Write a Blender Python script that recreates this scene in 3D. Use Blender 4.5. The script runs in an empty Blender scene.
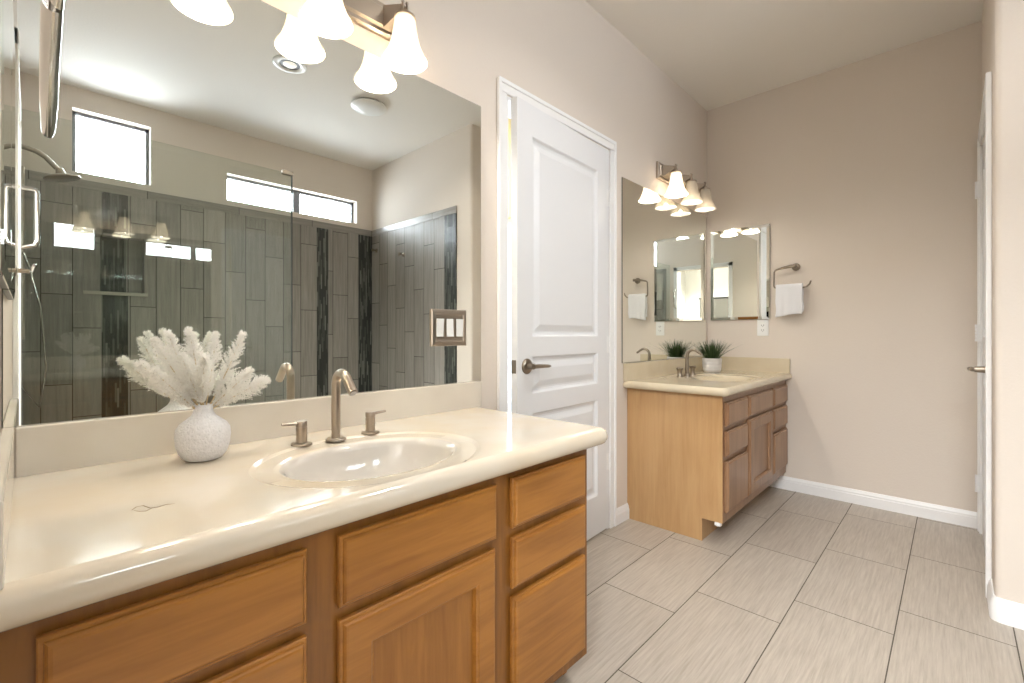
import bpy, bmesh, math, random
from mathutils import Vector, Matrix
random.seed(7)
S = bpy.context.scene
COL = S.collection
PI = math.pi

# ------------------------------------------------------------------ camera, world, light, exposure
W = 1.35          # plane of the mirror wall
E = 3.551         # plane of the end wall
CEIL = 2.742
XN = 2.455        # near wall facing the left
YP = -0.11        # wall with the closed door
YS = -1.655       # shower window wall
cam_d = bpy.data.cameras.new('camera')
cam = bpy.data.objects.new('camera', cam_d); COL.objects.link(cam)
cam.location = (0, 0, 1.052)
cam.rotation_euler = (math.radians(90), 0, math.radians(-(90 - 43.7)))
cam_d.sensor_width = 36; cam_d.lens = 462 / 1024 * 36
cam_d.shift_y = -7.5 / 1024
cam_d.clip_start = 0.01
S.camera = cam
S.view_settings.view_transform = 'Standard'
S.view_settings.look = 'None'
S.view_settings.gamma = 1
S.view_settings.exposure = 0.9
S.view_settings.use_curve_mapping = False

wd = bpy.data.worlds.new('sky'); S.world = wd; wd.use_nodes = True
bg = wd.node_tree.nodes['Background']
bg.inputs[0].default_value = (0.80, 0.90, 1.0, 1); bg.inputs[1].default_value = 6.0

def area(name, loc, rot, sx, sy, power, color=(1, 1, 1), spread=180):
    l = bpy.data.lights.new(name, 'AREA'); l.shape = 'RECTANGLE'; l.size = sx; l.size_y = sy
    l.energy = power; l.color = color; l.spread = math.radians(spread)
    o = bpy.data.objects.new(name, l); COL.objects.link(o); o.location = loc; o.rotation_euler = rot
    return o
def point(name, loc, power, color, r=0.03):
    l = bpy.data.lights.new(name, 'POINT'); l.energy = power; l.color = color; l.shadow_soft_size = r
    o = bpy.data.objects.new(name, l); COL.objects.link(o); o.location = loc
    return o
# daylight through the two shower windows
area('daylight_square_window', (0.42, YS - 0.15, 2.39), (math.radians(90), 0, 0), 0.5, 0.44, 5, (0.93, 0.97, 1), 130)
area('daylight_slider_window', (1.71, YS - 0.15, 2.28), (math.radians(90), 0, 0), 1.1, 0.24, 7, (0.93, 0.97, 1), 120)
area('bedroom_fill_light', (-1.35, 0.0, 2.66), (0, math.radians(-32), 0), 1.3, 1.8, 250, (0.94, 0.97, 1.0))  # added lamp out of view, fill light entering through the doorway
dl = area('added_ceiling_fill', (1.6, 0.25, CEIL - 0.004), (0, 0, 0), 0.16, 0.16, 6.5, (1, 0.97, 0.93), 140); dl.data.shape = 'DISK'  # added lamp without a fixture, brightens the room by bounce off the floor
area('toilet_room_light', (1.9, 2.0, 2.6), (0, 0, 0), 0.5, 0.5, 14, (1, 0.93, 0.75))

# ------------------------------------------------------------------ material helpers
def srgb(r, g, b):
    f = lambda c: (c / 255 / 12.92) if c / 255 <= 0.04045 else ((c / 255 + 0.055) / 1.055) ** 2.4
    return (f(r), f(g), f(b), 1)
def base(name):
    m = bpy.data.materials.new(name); m.use_nodes = True
    nt = m.node_tree; b = nt.nodes['Principled BSDF']
    return m, nt, b
def P(name, col, rough=0.5, metal=0.0, bump=0.0, bscale=60, var=0.0, vscale=6, coat=0.0, sub=0.0, vcol=None):
    m, nt, b = base(name)
    b.inputs['Base Color'].default_value = col
    b.inputs['Roughness'].default_value = rough
    b.inputs['Metallic'].default_value = metal
    b.inputs['Coat Weight'].default_value = coat
    b.inputs['Coat Roughness'].default_value = 0.08
    tc = nt.nodes.new('ShaderNodeTexCoord')
    if var > 0:
        n = nt.nodes.new('ShaderNodeTexNoise'); n.inputs['Scale'].default_value = vscale; n.inputs['Detail'].default_value = 4
        nt.links.new(tc.outputs['Object'], n.inputs['Vector'])
        r = nt.nodes.new('ShaderNodeValToRGB')
        r.color_ramp.elements[0].position = 0.3; r.color_ramp.elements[1].position = 0.7
        c2 = vcol or tuple(c * (1 - var) for c in col[:3]) + (1,)
        r.color_ramp.elements[0].color = c2; r.color_ramp.elements[1].color = col
        nt.links.new(n.outputs['Fac'], r.inputs['Fac']); nt.links.new(r.outputs['Color'], b.inputs['Base Color'])
    if bump > 0:
        n = nt.nodes.new('ShaderNodeTexNoise'); n.inputs['Scale'].default_value = bscale; n.inputs['Detail'].default_value = 3
        nt.links.new(tc.outputs['Object'], n.inputs['Vector'])
        bp = nt.nodes.new('ShaderNodeBump'); bp.inputs['Strength'].default_value = bump; bp.inputs['Distance'].default_value = 0.003
        nt.links.new(n.outputs['Fac'], bp.inputs['Height']); nt.links.new(bp.outputs['Normal'], b.inputs['Normal'])
    return m
def wood(name, light, dark, grain, rough=0.35, scale=1.0, coat=0.15, knots=0.0):
    """grain: 'X' 'Y' or 'Z' = direction the fibres run"""
    m, nt, b = base(name)
    tc = nt.nodes.new('ShaderNodeTexCoord')
    mp = nt.nodes.new('ShaderNodeMapping')
    s = {'X': (1.6, 14, 14), 'Y': (14, 1.6, 14), 'Z': (14, 14, 1.6)}[grain]
    mp.inputs['Scale'].default_value = tuple(c * scale for c in s)
    nt.links.new(tc.outputs['Object'], mp.inputs['Vector'])
    n1 = nt.nodes.new('ShaderNodeTexNoise'); n1.inputs['Scale'].default_value = 1.4; n1.inputs['Detail'].default_value = 6
    n1.inputs['Roughness'].default_value = 0.6; n1.inputs['Distortion'].default_value = 0.6
    nt.links.new(mp.outputs[0], n1.inputs['Vector'])
    mp2 = nt.nodes.new('ShaderNodeMapping'); mp2.inputs['Scale'].default_value = tuple(c * scale * (6 if c > 5 else 2.0) for c in s)
    nt.links.new(tc.outputs['Object'], mp2.inputs['Vector'])
    n2 = nt.nodes.new('ShaderNodeTexNoise'); n2.inputs['Scale'].default_value = 1.0; n2.inputs['Detail'].default_value = 3
    nt.links.new(mp2.outputs[0], n2.inputs['Vector'])
    n3 = nt.nodes.new('ShaderNodeTexNoise'); n3.inputs['Scale'].default_value = 3.0; n3.inputs['Detail'].default_value = 2
    nt.links.new(tc.outputs['Object'], n3.inputs['Vector'])
    a = nt.nodes.new('ShaderNodeMath'); a.operation = 'MULTIPLY_ADD'; a.inputs[1].default_value = 0.35; nt.links.new(n2.outputs['Fac'], a.inputs[0]); nt.links.new(n1.outputs['Fac'], a.inputs[2])
    a2 = nt.nodes.new('ShaderNodeMath'); a2.operation = 'MULTIPLY_ADD'; a2.inputs[1].default_value = 0.4; nt.links.new(n3.outputs['Fac'], a2.inputs[0]); nt.links.new(a.outputs[0], a2.inputs[2])
    r = nt.nodes.new('ShaderNodeValToRGB'); r.color_ramp.elements[0].position = 0.62; r.color_ramp.elements[1].position = 1.08
    r.color_ramp.elements[0].color = dark; r.color_ramp.elements[1].color = light
    nt.links.new(a2.outputs[0], r.inputs['Fac']); nt.links.new(r.outputs['Color'], b.inputs['Base Color'])
    b.inputs['Roughness'].default_value = rough
    b.inputs['Coat Weight'].default_value = coat; b.inputs['Coat Roughness'].default_value = 0.25
    return m
def math_node(nt, op, a, bv=None, c=None):
    n = nt.nodes.new('ShaderNodeMath'); n.operation = op
    for i, v in enumerate((a, bv, c)):
        if v is None: continue
        if isinstance(v, (int, float)): n.inputs[i].default_value = v
        else: nt.links.new(v, n.inputs[i])
    return n.outputs[0]
def tile_mat(name, aa, ab, w, h, a0, b0, shift, c_dark, c_light, grout, gw=0.002, rough=0.4, streak=(2, 40), rnd=0.12, grand=False, coat=0.0, ramp=None):
    """courses across axis aa (pitch w), tiles along axis ab (pitch h), each course shifted"""
    m, nt, b = base(name)
    tc = nt.nodes.new('ShaderNodeTexCoord'); sp = nt.nodes.new('ShaderNodeSeparateXYZ'); nt.links.new(tc.outputs['Object'], sp.inputs[0])
    A = sp.outputs[aa]; B = sp.outputs[ab]
    a = math_node(nt, 'DIVIDE', math_node(nt, 'SUBTRACT', A, a0), w)
    i = math_node(nt, 'FLOOR', a)
    fa = math_node(nt, 'SUBTRACT', a, i)
    sh = math_node(nt, 'MULTIPLY', i, shift)
    bb = math_node(nt, 'DIVIDE', math_node(nt, 'ADD', math_node(nt, 'SUBTRACT', B, b0), sh), h)
    j = math_node(nt, 'FLOOR', bb)
    fb = math_node(nt, 'SUBTRACT', bb, j)
    def edge(f, size):
        d = math_node(nt, 'MINIMUM', f, math_node(nt, 'SUBTRACT', 1.0, f))
        return math_node(nt, 'MULTIPLY', d, size)
    e = math_node(nt, 'MINIMUM', edge(fa, w), edge(fb, h))
    g = math_node(nt, 'LESS_THAN', e, gw)
    wn = nt.nodes.new('ShaderNodeTexWhiteNoise'); wn.noise_dimensions = '2D'
    cb = nt.nodes.new('ShaderNodeCombineXYZ'); nt.links.new(i, cb.inputs[0]); nt.links.new(j, cb.inputs[1]); nt.links.new(cb.outputs[0], wn.inputs['Vector'])
    # streaks run along ab
    cv = nt.nodes.new('ShaderNodeCombineXYZ')
    nt.links.new(math_node(nt, 'MULTIPLY', A, streak[1]), cv.inputs[0]); nt.links.new(math_node(nt, 'MULTIPLY', B, streak[0]), cv.inputs[1])
    nt.links.new(math_node(nt, 'MULTIPLY', wn.outputs['Value'], 37.0), cv.inputs[2])
    n = nt.nodes.new('ShaderNodeTexNoise'); n.inputs['Scale'].default_value = 1.0; n.inputs['Detail'].default_value = 5; n.inputs['Roughness'].default_value = 0.65
    nt.links.new(cv.outputs[0], n.inputs['Vector'])
    f = math_node(nt, 'ADD', n.outputs['Fac'], math_node(nt, 'MULTIPLY', math_node(nt, 'SUBTRACT', wn.outputs['Value'], 0.5), rnd))
    if grand: f = wn.outputs['Value']
    r = nt.nodes.new('ShaderNodeValToRGB'); r.color_ramp.elements[0].color = c_dark; r.color_ramp.elements[1].color = c_light
    if not grand: r.color_ramp.elements[0].position = 0.28; r.color_ramp.elements[1].position = 0.72
    if ramp:
        for p, c in ramp: el = r.color_ramp.elements.new(p); el.color = c
    nt.links.new(f, r.inputs['Fac'])
    mx = nt.nodes.new('ShaderNodeMix'); mx.data_type = 'RGBA'
    nt.links.new(g, mx.inputs[0]); nt.links.new(r.outputs['Color'], mx.inputs[6]); mx.inputs[7].default_value = grout
    nt.links.new(mx.outputs[2], b.inputs['Base Color'])
    rg = math_node(nt, 'MULTIPLY_ADD', g, 0.9 - rough, rough); nt.links.new(rg, b.inputs['Roughness'])
    bp = nt.nodes.new('ShaderNodeBump'); bp.inputs['Distance'].default_value = 0.001; bp.inputs['Strength'].default_value = 0.6
    nt.links.new(math_node(nt, 'SUBTRACT', 1.0, g), bp.inputs['Height']); nt.links.new(bp.outputs['Normal'], b.inputs['Normal'])
    b.inputs['Coat Weight'].default_value = coat
    return m
def glass(name, tint=(0.93, 0.96, 0.94, 1), ior=1.5):
    m = bpy.data.materials.new(name); m.use_nodes = True; nt = m.node_tree; nt.nodes.clear()
    out = nt.nodes.new('ShaderNodeOutputMaterial'); mix = nt.nodes.new('ShaderNodeMixShader')
    tr = nt.nodes.new('ShaderNodeBsdfTransparent'); tr.inputs[0].default_value = tint
    gl = nt.nodes.new('ShaderNodeBsdfGlossy'); gl.inputs['Roughness'].default_value = 0.0
    ge = nt.nodes.new('ShaderNodeNewGeometry')
    io = math_node(nt, 'MULTIPLY_ADD', ge.outputs['Backfacing'], 1 / ior - ior, ior)
    fr = nt.nodes.new('ShaderNodeFresnel'); nt.links.new(io, fr.inputs['IOR'])
    nt.links.new(fr.outputs[0], mix.inputs[0]); nt.links.new(tr.outputs[0], mix.inputs[1]); nt.links.new(gl.outputs[0], mix.inputs[2])
    nt.links.new(mix.outputs[0], out.inputs[0])
    return m
def lit(name, col, strength, basecol=(0.9, 0.88, 0.82, 1)):
    m, nt, b = base(name)
    b.inputs['Base Color'].default_value = basecol; b.inputs['Roughness'].default_value = 0.35
    b.inputs['Emission Color'].default_value = col; b.inputs['Emission Strength'].default_value = strength
    return m

M = {}
M['wall'] = P('beige_wall_paint', srgb(222, 211, 199), 0.75, bump=0.25, bscale=110)
M['ceil'] = P('ceiling_paint', srgb(236, 231, 224), 0.85, bump=0.25, bscale=90)
M['trim'] = P('white_trim_paint', srgb(240, 239, 238), 0.35)
M['door'] = P('white_door_paint', srgb(232, 232, 233), 0.35)
M['nickel'] = P('brushed_nickel', srgb(178, 166, 152), 0.28, 1.0)
M['dnickel'] = P('dark_brushed_nickel', srgb(146, 135, 121), 0.3, 1.0)
M['chrome'] = P('polished_chrome', srgb(205, 203, 200), 0.1, 1.0)
M['mirror'] = P('mirror_silver', (0.90, 0.925, 0.885, 1), 0.0, 1.0)
M['mirror_e'] = P('mirror_edge', srgb(90, 88, 78), 0.3, 0.6)
M['marble'] = P('cream_cultured_marble', srgb(224, 216, 203), 0.12, var=0.1, vscale=5, coat=0.5, vcol=srgb(221, 205, 181))
M['marble_s'] = P('backsplash_marble', srgb(226, 218, 204), 0.18, var=0.1, vscale=4, coat=0.3, vcol=srgb(214, 204, 190))
M['marble2'] = P('cream_marble_far', srgb(214, 201, 175), 0.2, var=0.1, vscale=6, coat=0.4, vcol=srgb(205, 189, 160))
M['basin'] = P('basin_white', srgb(212, 205, 196), 0.12, coat=0.5)
M['oak_x'] = wood('honey_maple_across', srgb(176, 118, 50), srgb(146, 92, 34), 'X', scale=1.3)
M['oak_z'] = wood('honey_maple_upright', srgb(170, 114, 48), srgb(140, 88, 32), 'Z', scale=1.3)
M['oak_f'] = wood('honey_maple_frame', srgb(150, 98, 40), srgb(120, 76, 28), 'Z', scale=1.3)
M['map_z'] = wood('maple_lit_side', srgb(194, 156, 110), srgb(178, 138, 92), 'Z', scale=1.0)  # same wood as the near vanity, the side's brighter light painted into its colour
M['map_f'] = wood('maple_shaded_front', srgb(154, 117, 86), srgb(130, 95, 68), 'Z')  # same wood again, the front's shade painted in as a darker tone
M['map_x'] = wood('maple_shaded_across', srgb(154, 117, 86), srgb(130, 95, 68), 'X')
M['floor'] = tile_mat('linen_porcelain_floor', 1, 0, 0.305, 0.61, 0.455, 1.887, 0.2033, srgb(162, 151, 138), srgb(192, 182, 169), srgb(92, 84, 74), gw=0.0018, rough=0.36, streak=(6, 130), rnd=0.1)
tg = (srgb(130, 125, 118), srgb(160, 154, 146), srgb(58, 54, 49))
M['tile_x'] = tile_mat('grey_plank_tile_window_wall', 0, 2, 0.152, 0.61, 0.055, 0.1, 0.226, *tg, gw=0.0022, rough=0.42, streak=(3, 60), rnd=0.3)
M['tile_y'] = tile_mat('grey_plank_tile_side_wall', 1, 2, 0.152, 0.61, 0.02, 0.1, 0.226, *tg, gw=0.0022, rough=0.42, streak=(3, 60), rnd=0.3)
M['cap_x'] = tile_mat('grey_cap_tile', 2, 0, 0.3, 0.61, 1.9, 0.0, 0.1, *tg, gw=0.002, rough=0.3, streak=(3, 60), rnd=0.2)
M['cap_y'] = tile_mat('grey_cap_tile_side', 2, 1, 0.3, 0.61, 1.9, 0.0, 0.1, *tg, gw=0.002, rough=0.3, streak=(3, 60), rnd=0.2)
mr = [(0.45, srgb(48, 50, 46)), (0.8, srgb(82, 84, 78))]
M['mos_x'] = tile_mat('dark_glass_mosaic', 0, 2, 0.0125, 0.14, 0, 0, 0.037, srgb(40, 43, 40), srgb(118, 120, 112), srgb(52, 50, 46), gw=0.0006, rough=0.38, grand=True, coat=0.08, ramp=mr)
M['mos_y'] = tile_mat('dark_glass_mosaic_side', 1, 2, 0.0125, 0.14, 0, 0, 0.037, srgb(40, 43, 40), srgb(118, 120, 112), srgb(52, 50, 46), gw=0.0006, rough=0.38, grand=True, coat=0.08, ramp=mr)
M['glass'] = glass('shower_glass', ior=1.7)
M['pane'] = glass('window_glass', (0.97, 0.98, 1, 1))
M['frame'] = P('window_frame_grey', srgb(120, 122, 128), 0.4)
def opal(m, amount):
    nt = m.node_tree; b = nt.nodes['Principled BSDF']; out = nt.nodes['Material Output']
    tr = nt.nodes.new('ShaderNodeBsdfTransparent'); tr.inputs[0].default_value = (1, 0.93, 0.84, 1)
    mx = nt.nodes.new('ShaderNodeMixShader'); mx.inputs[0].default_value = amount
    nt.links.new(b.outputs[0], mx.inputs[1]); nt.links.new(tr.outputs[0], mx.inputs[2]); nt.links.new(mx.outputs[0], out.inputs['Surface'])
    return m
M['shade_lit'] = lit('glowing_opal_shade', (1, 0.84, 0.64, 1), 0.26, (0.42, 0.38, 0.32, 1))
M['bulb_lit'] = lit('lit_bulb', (1, 0.93, 0.82, 1), 9)
M['shade_mid'] = lit('faint_opal_shade', (1, 0.9, 0.75, 1), 0.01, srgb(228, 222, 208))
M['bulb_mid'] = lit('faint_bulb', (1, 0.93, 0.82, 1), 0.05)
M['inner_lit'] = lit('glowing_shade_lining', (1, 0.92, 0.78, 1), 2.2)
opal(M['shade_lit'], 0.22); opal(M['inner_lit'], 0.3)
M['inner_mid'] = lit('faint_shade_lining', (1, 0.93, 0.8, 1), 0.02)
opal(M['shade_mid'], 0.4); opal(M['inner_mid'], 0.4)
M['white'] = P('white_plastic', srgb(240, 240, 238), 0.3)
M['vase'] = P('rough_white_ceramic', srgb(240, 238, 239), 0.8, bump=1.0, bscale=240, var=0.12, vscale=150)
M['plume'] = P('bleached_plume', srgb(253, 251, 247), 0.9)
def translucent(m, amount, col):
    nt = m.node_tree; b = nt.nodes['Principled BSDF']; out = nt.nodes['Material Output']
    tr = nt.nodes.new('ShaderNodeBsdfTranslucent'); tr.inputs[0].default_value = col
    mx = nt.nodes.new('ShaderNodeMixShader'); mx.inputs[0].default_value = amount
    nt.links.new(b.outputs[0], mx.inputs[1]); nt.links.new(tr.outputs[0], mx.inputs[2]); nt.links.new(mx.outputs[0], out.inputs['Surface'])
translucent(M['plume'], 0.45, (1, 0.99, 0.96, 1))
M['stem'] = P('dried_stem', srgb(206, 182, 140), 0.8)
M['towel'] = P('white_terry', srgb(240, 240, 243), 0.95, bump=1.0, bscale=500)
M['pot'] = P('white_pot', srgb(216, 212, 208), 0.5)
M['grass'] = P('plastic_grass', srgb(62, 88, 44), 0.5, var=0.5, vscale=70)
M['soil'] = P('dark_soil', srgb(60, 48, 36), 0.9)
M['dark'] = P('dark_slot', srgb(40, 38, 36), 0.6)
M['curtain'] = P('bedroom_white', srgb(206, 203, 196), 0.8)
M['greyc'] = P('grey_laminate', srgb(120, 118, 112), 0.5)
M['carpet'] = P('bedroom_carpet', srgb(176, 166, 152), 0.95, bump=1, bscale=300)

# ------------------------------------------------------------------ mesh helpers
def obj(name, bm, mat, parent=None, smooth=None, kind=None):
    me = bpy.data.meshes.new(name)
    bmesh.ops.recalc_face_normals(bm, faces=bm.faces)
    bm.to_mesh(me); bm.free()
    mats = mat if isinstance(mat, (list, tuple)) else [mat]
    for m in mats: me.materials.append(m)
    if smooth is not None:
        me.polygons.foreach_set('use_smooth', [True] * len(me.polygons))
        try: me.set_sharp_from_angle(angle=math.radians(smooth))
        except Exception: pass
    o = bpy.data.objects.new(name, me); COL.objects.link(o)
    if parent is not None:
        o.parent = parent
        o.matrix_parent_inverse = Matrix.Translation(parent.location).inverted() if parent.type == 'EMPTY' or True else Matrix()
    if kind: o['kind'] = kind
    return o
def thing(name, label, cat, loc, group=None):
    o = bpy.data.objects.new(name, None); COL.objects.link(o); o.location = loc; o.empty_display_size = 0.05
    o['label'] = label; o['category'] = cat
    if group: o['group'] = group
    return o
def tag(o, label, cat, group=None):
    o['label'] = label; o['category'] = cat
    if group: o['group'] = group
    return o
def box(bm, x0, x1, y0, y1, z0, z1, bev=0.0, seg=2, mi=0):
    r = bmesh.ops.create_cube(bm, size=1)
    vs = r['verts']
    for v in vs:
        v.co = Vector((x0 + (v.co.x + .5) * (x1 - x0), y0 + (v.co.y + .5) * (y1 - y0), z0 + (v.co.z + .5) * (z1 - z0)))
    fs = set(f for v in vs for f in v.link_faces)
    for f in fs: f.material_index = mi
    if bev > 0:
        es = list(set(e for v in vs for e in v.link_edges))
        bmesh.ops.bevel(bm, geom=es, offset=bev, segments=seg, affect='EDGES', profile=0.5)
    return bm
def BX(*a, **k):
    return box(bmesh.new(), *a, **k)
def lathe(bm, prof, c=(0, 0, 0), axis='Z', n=32, mi=0):
    """prof: (radius, height) list; axis of revolution through c"""
    rings = []
    def pt(r, h, a):
        x, y = r * math.cos(a), r * math.sin(a)
        v = {'Z': (x, y, h), 'Y': (x, h, y), 'X': (h, x, y)}[axis]
        return Vector(c) + Vector(v)
    for r, h in prof:
        if r < 1e-6: rings.append([bm.verts.new(pt(0, h, 0))])
        else: rings.append([bm.verts.new(pt(r, h, 2 * PI * i / n)) for i in range(n)])
    for A, B in zip(rings, rings[1:]):
        for i in range(n):
            j = (i + 1) % n
            if len(A) == 1 and len(B) == 1: continue
            if len(A) == 1: f = bm.faces.new((A[0], B[i], B[j]))
            elif len(B) == 1: f = bm.faces.new((A[i], A[j], B[0]))
            else: f = bm.faces.new((A[i], A[j], B[j], B[i]))
            f.material_index = mi
    return bm
def tube(bm, pts, rad, n=14, caps=True, flat=1.0, mi=0):
    pts = [Vector(p) for p in pts]
    rads = rad if isinstance(rad, (list, tuple)) else [rad] * len(pts)
    rings = []
    t0 = (pts[1] - pts[0]).normalized()
    up = Vector((0, 0, 1)) if abs(t0.z) < 0.9 else Vector((1, 0, 0))
    nrm = t0.cross(up).normalized()
    for i, p in enumerate(pts):
        t = ((pts[min(i + 1, len(pts) - 1)] - pts[max(i - 1, 0)])).normalized()
        nrm = (nrm - t * nrm.dot(t)).normalized()
        bn = t.cross(nrm)
        rings.append([bm.verts.new(p + (nrm * math.cos(a) + bn * math.sin(a) * flat) * rads[i]) for a in [2 * PI * k / n for k in range(n)]])
    for A, B in zip(rings, rings[1:]):
        for i in range(n):
            f = bm.faces.new((A[i], A[(i + 1) % n], B[(i + 1) % n], B[i])); f.material_index = mi
    if caps:
        bm.faces.new(rings[0]).material_index = mi; bm.faces.new(list(reversed(rings[-1]))).material_index = mi
    return bm
def arc(c, r, a0, a1, n, plane='YZ'):
    out = []
    for i in range(n + 1):
        a = math.radians(a0 + (a1 - a0) * i / n)
        u, v = r * math.cos(a), r * math.sin(a)
        d = {'YZ': (0, u, v), 'XZ': (u, 0, v), 'XY': (u, v, 0)}[plane]
        out.append(Vector(c) + Vector(d))
    return out
def prism(bm, prof, axis, a0, a1, mi=0):
    """extrude a closed 2D profile along an axis. prof in (p,q): axis X -> (y,z), Y -> (x,z), Z -> (x,y)"""
    def pt(p, q, a): return {'X': (a, p, q), 'Y': (p, a, q), 'Z': (p, q, a)}[axis]
    A = [bm.verts.new(pt(p, q, a0)) for p, q in prof]; B = [bm.verts.new(pt(p, q, a1)) for p, q in prof]
    n = len(prof)
    for i in range(n): bm.faces.new((A[i], A[(i + 1) % n], B[(i + 1) % n], B[i])).material_index = mi
    bm.faces.new(A).material_index = mi; bm.faces.new(list(reversed(B))).material_index = mi
    return bm

# ------------------------------------------------------------------ room shell
T = 0.11
XL = -0.038      # left wall plane beside the vanity
bm = bmesh.new(); box(bm, -2.6, E + 0.12, -1.80, 3.1, -0.10, 0.0)
obj('floor', bm, M['floor'], kind='structure')
bm = bmesh.new(); box(bm, -2.6, E + 0.12, -1.80, 3.1, CEIL, CEIL + 0.1)
obj('ceiling', bm, M['ceil'], kind='structure')
DX0, DX1, DZ = 1.378, 2.168, 2.045     # opening of the ajar door
bm = bmesh.new()
box(bm, XL - 0.1, DX0, W, W + T, 0, CEIL)
box(bm, DX1, E, W, W + T, 0, CEIL)
box(bm, DX0, DX1, W, W + T, DZ, CEIL)
obj('wall_back', bm, M['wall'], kind='structure')
obj('wall_right', BX(E, E + T, YP - 0.12, W + T, 0, CEIL), M['wall'], kind='structure')
# left wall with a doorway the photograph is taken from
bm = bmesh.new()
box(bm, XL - T, XL, 0.30, W + T, 0, CEIL)
box(bm, XL - T, XL, -0.48, 0.30, 2.05, CEIL)
box(bm, XL - T, XL, -0.66, -0.48, 0, CEIL)
obj('wall_left', bm, M['wall'], kind='structure')
obj('wall_shower_left', BX(-0.22, -0.10, YS - 0.12, -0.66, 0, CEIL), M['wall'], kind='structure')
# partition: side facing the vanities (with door) and the near face, joined by a rounded corner
PX0, PX1, PZ = 2.69, 3.45, 2.035
bm = bmesh.new()
r = 0.022
prof = [(XN, -0.30), (XN, YP - r)] + [(XN + r - r * math.cos(a), YP - r + r * math.sin(a)) for a in [math.radians(k * 15) for k in range(1, 6)]] + [(XN + r, YP), (PX0, YP), (PX0, YP - T), (XN + T, YP - T), (XN + T, -0.30)]
prism(bm, prof, 'Z', 0, CEIL)
box(bm, XN, XN + T, YS - 0.12, -0.30, 0, CEIL)
box(bm, PX1, E, YP - T, YP, 0, CEIL)
box(bm, PX0, PX1, YP - T, YP, PZ, CEIL)
obj('wall_partition', bm, M['wall'], kind='structure', smooth=25)
# window wall of the shower
W1 = (0.205, 0.632, 2.165, 2.60); W2 = (1.133, 2.283, 2.163, 2.385); NI = (0.270, 0.600, 1.34, 1.76)
def wall_holes(bm, x0, x1, z0, z1, y0, y1, holes, mi=0):
    xs = sorted(set([x0, x1] + [h[0] for h in holes] + [h[1] for h in holes]))
    zs = sorted(set([z0, z1] + [h[2] for h in holes] + [h[3] for h in holes]))
    for a, b in zip(xs, xs[1:]):
        for c, d in zip(zs, zs[1:]):
            if any(a >= h[0] - 1e-6 and b <= h[1] + 1e-6 and c >= h[2] - 1e-6 and d <= h[3] + 1e-6 for h in holes): continue
            box(bm, a, b, y0, y1, c, d, mi=mi)
    return bm
bm = bmesh.new(); wall_holes(bm, -0.10, XN, 0, CEIL, YS - 0.14, YS, [W1, W2, NI])
bmesh.ops.remove_doubles(bm, verts=bm.verts, dist=1e-5)
obj('wall_front', bm, M['wall'], kind='structure')
# tile cladding (1 cm proud)
TH = 0.010
bm = bmesh.new(); wall_holes(bm, -0.09, XN - TH, 0, 2.055, YS, YS + TH, [NI, (0.355, 0.500, 0, 2.055), (1.875, 1.985, 0, 2.055), (2.295, XN - TH, 0, 2.055)])
t1 = obj('wall_front_tile', bm, M['tile_x'], kind='structure')
bm = bmesh.new()
for a, b in ((0.355, 0.500), (1.875, 1.985), (2.295, XN - TH)):
    if a < 0.4:
        box(bm, a, b, YS, YS + TH, 0, NI[2]); box(bm, a, b, YS, YS + TH, NI[3], 2.055)
    else: box(bm, a, b, YS, YS + TH, 0, 2.055)
obj('wall_front_mosaic', bm, M['mos_x'], kind='structure')
bm = bmesh.new(); box(bm, -0.09, XN, YS, YS + TH + 0.004, 2.055, 2.115, bev=0.002)
obj('trim_1', bm, M['cap_x'], kind='structure')
bm = bmesh.new(); box(bm, XN - TH, XN, YS + TH, -0.445, 0, 2.055)
obj('wall_partition_tile', bm, M['tile_y'], kind='structure')
bm = bmesh.new(); box(bm, XN - TH, XN, -0.445, -0.290, 0, 2.055)
obj('wall_partition_mosaic', bm, M['mos_y'], kind='structure')
bm = bmesh.new(); box(bm, XN - TH - 0.004, XN, YS + TH, -0.287, 2.055, 2.115, bev=0.002)
obj('trim_2', bm, M['cap_y'], kind='structure')
bm = bmesh.new(); box(bm, -0.10, -0.09, YS, -0.66, 0, 2.115)
obj('wall_shower_left_tile', bm, M['tile_y'], kind='structure')
# niche lining and shelf
bm = bmesh.new()
n0, n1, nz0, nz1 = NI
box(bm, n0, n1, YS - 0.10, YS - 0.095, nz0, nz1, mi=0)
box(bm, 0.355, 0.500, YS - 0.095, YS - 0.09, nz0, nz1, mi=1)
box(bm, n0 - 0.004, n0 + 0.008, YS - 0.095, YS + TH + 0.004, nz0, nz1, mi=0)
box(bm, n1 - 0.008, n1 + 0.004, YS - 0.095, YS + TH + 0.004, nz0, nz1, mi=0)
box(bm, n0, n1, YS - 0.095, YS + TH + 0.004, nz1 - 0.008, nz1 + 0.004, mi=0)
obj('trim_3', bm, [M['tile_x'], M['mos_x']], kind='structure')
bm = bmesh.new(); box(bm, n0 - 0.012, n1 + 0.012, YS - 0.095, YS + TH + 0.015, nz0 - 0.012, nz0 + 0.012, bev=0.003)
obj('trim_4', bm, P('niche_sill_stone', srgb(182, 176, 164), 0.25), kind='structure')

# windows
def win(name, w, mull=None):
    x0, x1, z0, z1 = w
    f = 0.022
    fr = bmesh.new()
    y0, y1 = YS - 0.115, YS - 0.075
    box(fr, x0, x0 + f, y0, y1, z0, z1); box(fr, x1 - f, x1, y0, y1, z0, z1)
    box(fr, x0, x1, y0, y1, z0, z0 + f * 0.7); box(fr, x0, x1, y0, y1, z1 - f, z1)
    if mull: box(fr, mull - 0.03, mull + 0.03, y0, y1 + 0.004, z0, z1)
    root = obj(name, fr, M['frame'], kind='structure')
    obj('window_pane', BX(x0 + f, x1 - f, y0 + 0.015, y0 + 0.02, z0 + f * .7, z1 - f), M['pane'], root)
    return root
win('window_1', W1); win('window_2', W2, 1.72)
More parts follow.
